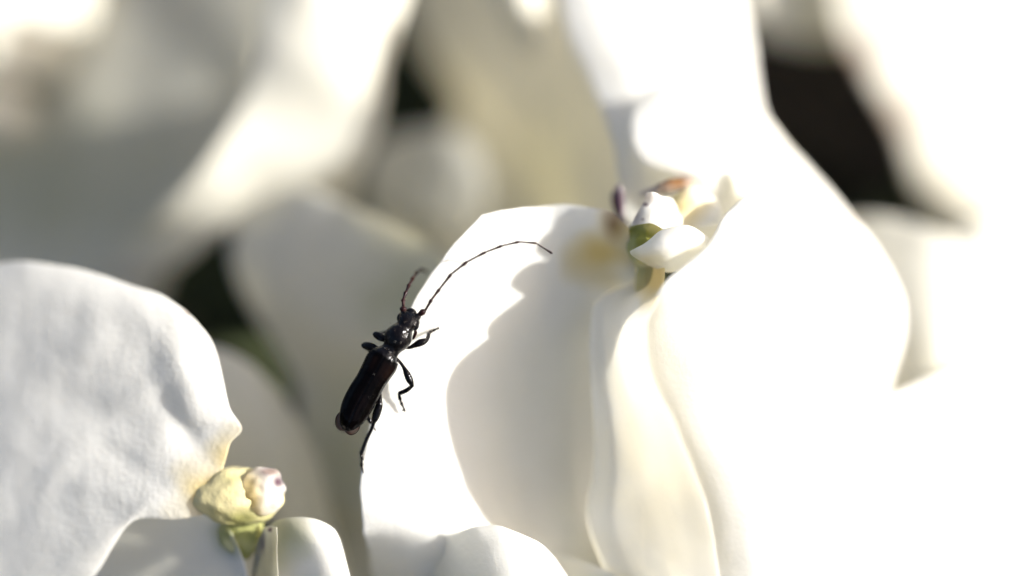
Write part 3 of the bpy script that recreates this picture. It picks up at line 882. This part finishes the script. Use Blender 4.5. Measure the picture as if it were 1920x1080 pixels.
# legs: lists of (px, py, z, radius px)
def leg(bm, pts):
    tube_bm(bm, [P(a, b, c) for a, b, c, r in pts], [(r*1.03 + .55)*U for *_, r in pts], 12)
legs = [
 # right front: femur, tibia, tarsus
 [(752,648,.10,4),(766,652,.095,2.6),(776,648,.10,4.2),(787,643,.11,6.4),(795,640,.11,5.4),(801,637,.10,3)],
 [(800,638,.10,3),(803,631,.075,3.3),(804,625,.045,3.2)],
 [(803,625,.045,2.0),(808,622,.03,2.9),(810,621,.028,1.7),(814,619,.02,2.7),(816,618,.018,1.6),(821,615.5,.012,1.5),(823,617,.006,1.0)],
 [(820,616,.014,1.2),(822.5,613,.005,.9)],
 # right middle
 [(740,672,.10,4),(749,678,.10,2.6),(757,689,.10,3),(763,701,.10,5.6),(768,712,.10,6.2),(772,721,.095,3.8),(772.5,725,.09,3)],
 [(772,724,.09,3),(762,732,.07,3.8),(748,738,.05,3.4)],
 [(747.5,737,.05,1.8),(750,748,.035,3.1),(750.5,750,.03,1.6),(753.5,758,.02,3.0),(754.5,760,.02,1.5),(758.5,769,.012,1.7)],
 [(758,767,.013,1.3),(754.5,770.5,.006,.9)],[(758.5,768.5,.012,1.2),(759.5,772,.006,.9)],
 # right hind
 [(700,728,.10,4),(711,735,.09,3),(712,747,.085,3.6),(711,760,.08,6),(707,773,.075,7),(703,785,.07,6),(701,792,.065,3.2)],
 [(702,790,.065,2.8),(696,806,.05,2.9),(690,818,.04,3.1),(683,835,.035,3.0),(677,851,.03,2.9)],
 [(677,851,.03,1.7),(679,860,.025,2.8),(678,864,.025,1.5),(678,872,.022,2.8),(678.5,875,.02,1.4),(680,882,.018,1.4),(682.5,891,.012,1.3)],
 [(679,880,.018,1.2),(678.5,890,.01,1.0)],
 # left front, reaching down behind the petal edge
 [(738,645,.09,4),(724,637,.08,5),(715,633,.075,6.6),(706,628,.06,6.2),(702,626,.045,3.6)],
 [(703,627,.045,3),(712,626,-.01,3.2),(728,622,-.035,2.8)],
 [(728,622,-.035,1.8),(742,618,-.05,2.6),(756,612,-.055,1.5)],
 # left middle
 [(722,664,.09,4),(706,654,.08,5),(695,650,.07,7.2),(685,648,.055,6.4),(680,647,.04,3.4)],
 [(681,648,.04,3),(692,656,-.01,3.2),(712,668,-.035,2.8)],
 [(712,668,-.035,1.8),(724,674,-.045,2.6),(737,680,-.05,1.5)],
 # left hind: shin seen below the body
 [(690,745,.06,4),(688,760,.04,5),(686,772,.03,5),(685,778,.025,3.4)],
 [(684,777,.03,2.6),(690,784,.025,3.6),(696,792,.02,3.2)],
 [(696,792,.02,2.0),(700,800,.012,2.4),(704,808,.012,1.4)],
]
for l in legs: leg(bm, l)
bmesh.ops.recalc_face_normals(bm, faces=bm.faces)
tmp = bpy.data.meshes.new('tmp'); bm.to_mesh(tmp); bm.free()
tob = bpy.data.objects.new('tmp', tmp); col.objects.link(tob)
md = tob.modifiers.new('r', 'REMESH'); md.mode = 'VOXEL'; md.voxel_size = 0.0021; md.adaptivity = 0.0; md.use_smooth_shade = True
sm = tob.modifiers.new('s', 'SMOOTH'); sm.factor = 0.5; sm.iterations = 2
dg = bpy.context.evaluated_depsgraph_get()
bme = bpy.data.meshes.new_from_object(tob.evaluated_get(dg))
bpy.data.objects.remove(tob); bpy.data.meshes.remove(tmp)
bme.name = 'body'
bme.transform(RM.to_4x4())
bme.materials.clear()
link_mesh('body', bme, B_BLACK, beetle)

# wing cases: two shells over the back, parted along the middle and towards the tail
def elytron(side):
    e = [s for s in st if 770 <= 9999]
    st2 = [(651,801,13,11,-.005),(658,786,23,19,.0),(667,766,28,22,.0),(680,741,29,24,.0),(694,716,27.5,25,.005),(705,697,29,26.5,.01),(716,678.5,30.5,27,.015),(723,667,27,25,.02)]
    n = len(st2); m = 46; M = spline_matrix(n, m); A_ = M @ np.array(st2, float)
    seg = 22; rows_ = []; br = []
    bm = bmesh.new()
    for i in range(m):
        cx, cy, hw, hh, dz = A_[i]
        a = A_[max(0, i-2)]; b = A_[min(m-1, i+2)]
        t = Vector((b[0]-a[0], -(b[1]-a[1]), 0)).normalized()
        s = Vector((t.y, -t.x, 0))
        c = P(cx, cy, ZB + dz)
        q = i/(m-1)                         # 0 tail, 1 shoulder
        gap = 0.04 + 0.16*max(0, 1 - q/0.35)**1.5
        row = []
        for k in range(seg):
            v = k/(seg-1)
            th = math.pi/2 - side*(gap + v*(1.62 - gap*0.6))
            ridge = 1 + 0.018*math.cos(v*math.pi*6)
            shoulder = 1 + 0.05*math.exp(-((v-.55)/.25)**2 - ((q-.88)/.1)**2)
            r = ridge*shoulder
            x = math.cos(th)*hw*U*r; z = math.sin(th)*hh*U*r
            row.append(bm.verts.new(c + s*x + Vector((0, 0, z))))
            br.append(math.exp(-((q-.80)/.10)**4 - ((v-.45)/.34)**4)*0.2)
        rows_.append(row)
    fs = []
    for i in range(m-1):
        for k in range(seg-1):
            fs.append(bm.faces.new((rows_[i][k], rows_[i][k+1], rows_[i+1][k+1], rows_[i+1][k])))
    bmesh.ops.recalc_face_normals(bm, faces=bm.faces)
    nv0 = len(bm.verts)
    bmesh.ops.solidify(bm, geom=fs, thickness=0.004)
    allbr = br + [0.3]*(len(bm.verts) - nv0)
    bmesh.ops.recalc_face_normals(bm, faces=bm.faces)
    bm.transform(RM.to_4x4())
    me = bpy.data.meshes.new('wing_case'); bm.to_mesh(me)
    at = me.attributes.new('brown', 'FLOAT', 'POINT')
    # nearest original vertex decides the tint of the doubled shell
    orig = [v.co.copy() for v in list(bm.verts)[:nv0]]
    from mathutils.kdtree import KDTree
    kd = KDTree(nv0)
    for i, c in enumerate(orig): kd.insert(c, i)
    kd.balance()
    at.data.foreach_set('value', [br[kd.find(v.co)[1]] if kd.find(v.co)[1] < len(br) else 0 for v in me.vertices])
    bm.free()
    link_mesh('wing_case', me, B_ELY, beetle)
elytron(1); elytron(-1)

# scutellum between the wing cases
bm = bmesh.new(); ball(bm, P(725, 667, .215), .02, 3, (1, 1.2, .35)); finish_bm('scutellum', bm, B_BLACK, beetle)
# eyes
bm = bmesh.new(); ball(bm, P(777.5, 608, .155), .027, 4, (.95, 1.35, .95)); finish_bm('eye', bm, B_EYE, beetle)
bm = bmesh.new(); ball(bm, P(752, 597, .15), .025, 4, (.95, 1.3, .95)); finish_bm('eye', bm, B_EYE, beetle)
# feeler by the jaw
tube('palp', [P(777, 617, .11), P(779, 623, .085), P(776, 632, .07), P(774, 636, .065)], [.006, .010, .009, .004], B_ANT, beetle, 10)

# folded hind wing tips at the tail
def wing_tip(pts_out, pts_in):
    rows_ = [[(x, y, z) for x, y, z in pts_out], [((x+a)/2, (y+b)/2, (z+c)/2 + .012) for (x, y, z), (a, b, c) in zip(pts_out, pts_in)], [(x, y, z) for x, y, z in pts_in]]
    patch('hind_wing', rows_, B_WING, beetle, th=.004, nu=16, nv=26, ruffle=0.003, freq=14, ragged=.002, seed=61)
wing_tip([(641,770,.12),(633,778,.11),(629.5,789,.105),(632,800,.10),(640,807,.10),(648,808,.10)],
         [(648,774,.125),(643,780,.12),(641,788,.12),(642,795,.12),(646,800,.12),(651,802,.12)])
wing_tip([(648,809,.10),(656,814,.10),(666,811,.105),(673,802,.11),(676,792,.115)],
         [(650,802,.12),(656,803,.12),(661,799,.12),(665,793,.125),(668,786,.13)])
tube('hind_wing_rim', [P(641,770,.125),P(632.5,778,.115),P(629,789,.11),P(631.5,801,.105),P(640,808,.105)], [.002,.0026,.0026,.0026,.002], B_ANT, beetle, 8)
tube('hind_wing_rim', [P(647,809,.105),P(656,815,.105),P(667,812,.11),P(674,802,.115),P(677,790,.12)], [.002,.0026,.0026,.0026,.002], B_ANT, beetle, 8)

# antennae: jointed, each joint a club thicker at its far end; each antenna one mesh
def antenna(pts, r0, r1):
    bm = bmesh.new()
    n = len(pts)
    for i in range(n-1):
        a = P(*pts[i]); b = P(*pts[i+1])
        f = i/(n-2)
        r = (r0 + (r1-r0)*f)*U
        if i == 0:   # scape: swollen club
            tube_bm(bm, [a, a.lerp(b, .3), a.lerp(b, .7), b], [r*.6, r*1.5, r*2.1, r*.9], 10)
        else:
            tube_bm(bm, [a, a.lerp(b, .2), a.lerp(b, .6), a.lerp(b, .92), b + (b-a)*.02], [r*.85, r*.88, r*.98, r*1.4, r*.9], 10)
    return finish_bm('antenna', bm, B_ANT, beetle)
RA = [(781,594,.15),(798,581,.17),(809,562,.19),(824,542,.20),(846,514,.205),(875.5,491,.205),(910,473,.20),(941,461,.195),(973,453.5,.19),(1005,456,.18),(1035,475,.16)]
LA = [(756,588,.15),(756,574,.15),(756,562,.13),(761,548,.10),(767,534,.05),(774,521,-.02),(782,510,-.10),(791,505,-.18),(800,509,-.26)]
antenna(RA, 2.9, 1.6)
antenna(LA, 3.2, 2.6)

# fine pale hairs along antennae, legs and tail
bm = bmesh.new()
rh = random.Random(3)
def hair(p, d, ln):
    d = Vector(d).normalized(); e = p + d*ln
    s = d.cross(Vector((.3, .2, .9))).normalized()*.0011; w = d.cross(s).normalized()*.0011
    v = [bm.verts.new(p + s), bm.verts.new(p - s*.5 + w), bm.verts.new(p - s*.5 - w), bm.verts.new(e)]
    for a, b, c in ((0, 1, 3), (1, 2, 3), (2, 0, 3)): bm.faces.new((v[a], v[b], v[c]))
for chain, cnt in ((RA, 2), (LA, 6)):
    for i in range(1, len(chain)-1):
        a = P(*chain[i]); b = P(*chain[i+1])
        for k in range(cnt if i < 6 else 2):
            p = a.lerp(b, rh.uniform(.3, 1)); ax = (b-a).normalized()
            hair(p, ax*.7 + Vector((rh.uniform(-1, 1), rh.uniform(-1, 1), rh.uniform(-1, 1))), rh.uniform(.010, .022))
for l in legs:
    for i in range(len(l)-1):
        a = P(*l[i][:3]); b = P(*l[i+1][:3])
        for k in range(4):
            f = rh.random(); p = a.lerp(b, f); r = (l[i][3]*(1-f) + l[i+1][3]*f)*U
            n_ = Vector((rh.uniform(-1, 1), rh.uniform(-1, 1), rh.uniform(-.5, 1))).normalized(); ax = (b-a).normalized()
            n_ = (n_ - ax*n_.dot(ax)).normalized()
            hair(p + n_*r*.9, n_ + ax*.9, rh.uniform(.008, .016))
for k in range(46):
    th = rh.uniform(0, math.pi)
    p = P(650 + 20*math.cos(th), 792 + 16*math.sin(th), .11)
    hair(p, (math.cos(th) - .2, -math.sin(th) - .4, rh.uniform(-.3, .3)), rh.uniform(.012, .028))
for s0, s1 in zip(st[8:], st[9:]):
    for k in range(4):
        th = rh.uniform(0, math.pi); f = rh.random()
        cx = s0[0]*(1-f)+s1[0]*f; cy = s0[1]*(1-f)+s1[1]*f
        s = Vector((.852, -.524, 0)); s.normalize()
        p = P(cx, cy, ZB + s0[4]) + s*(math.cos(th)*s0[2]*U*.97) + Vector((0, 0, math.sin(th)*s0[3]*U*.97))
        hair(p, s*math.cos(th) + Vector((.3, .5, math.sin(th))), rh.uniform(.008, .016))
h = finish_bm('hair', bm, B_HAIR, beetle)
h['kind'] = 'stuff'

# pale specks added to stand in for sun glints on the beetle's back
bm = bmesh.new()
for x, y, r in ((778,609,1.0),(757,631,.9),(752,642,1.2),(753,613,.7),(741,640,.7),(732,660,.9),(735,677,1.1),(709,661,.9),(722,652,.6),(701,685,.8),
                (701,702,.7),(692,745,1.0),(654,767,.6),(745,604,.5),(738,668,.6),(729,655,.5),(713,690,.5),(761,622,.6)):
    best = st[0]
    for q in st:
        if math.hypot(q[0]-x, q[1]-y) < math.hypot(best[0]-x, best[1]-y): best = q
    s_ = min(.97, math.hypot(best[0]-x, best[1]-y)/max(1, best[2]))
    z = ZB + best[4] + math.sqrt(1 - s_*s_)*best[3]*U*1.06 + .002
    ball(bm, P(x, y, z), r*U*.8, 1, (1, 1.2, .8))
d_ = finish_bm('glint_specks', bm, B_GLINT, beetle)
d_['kind'] = 'stuff'
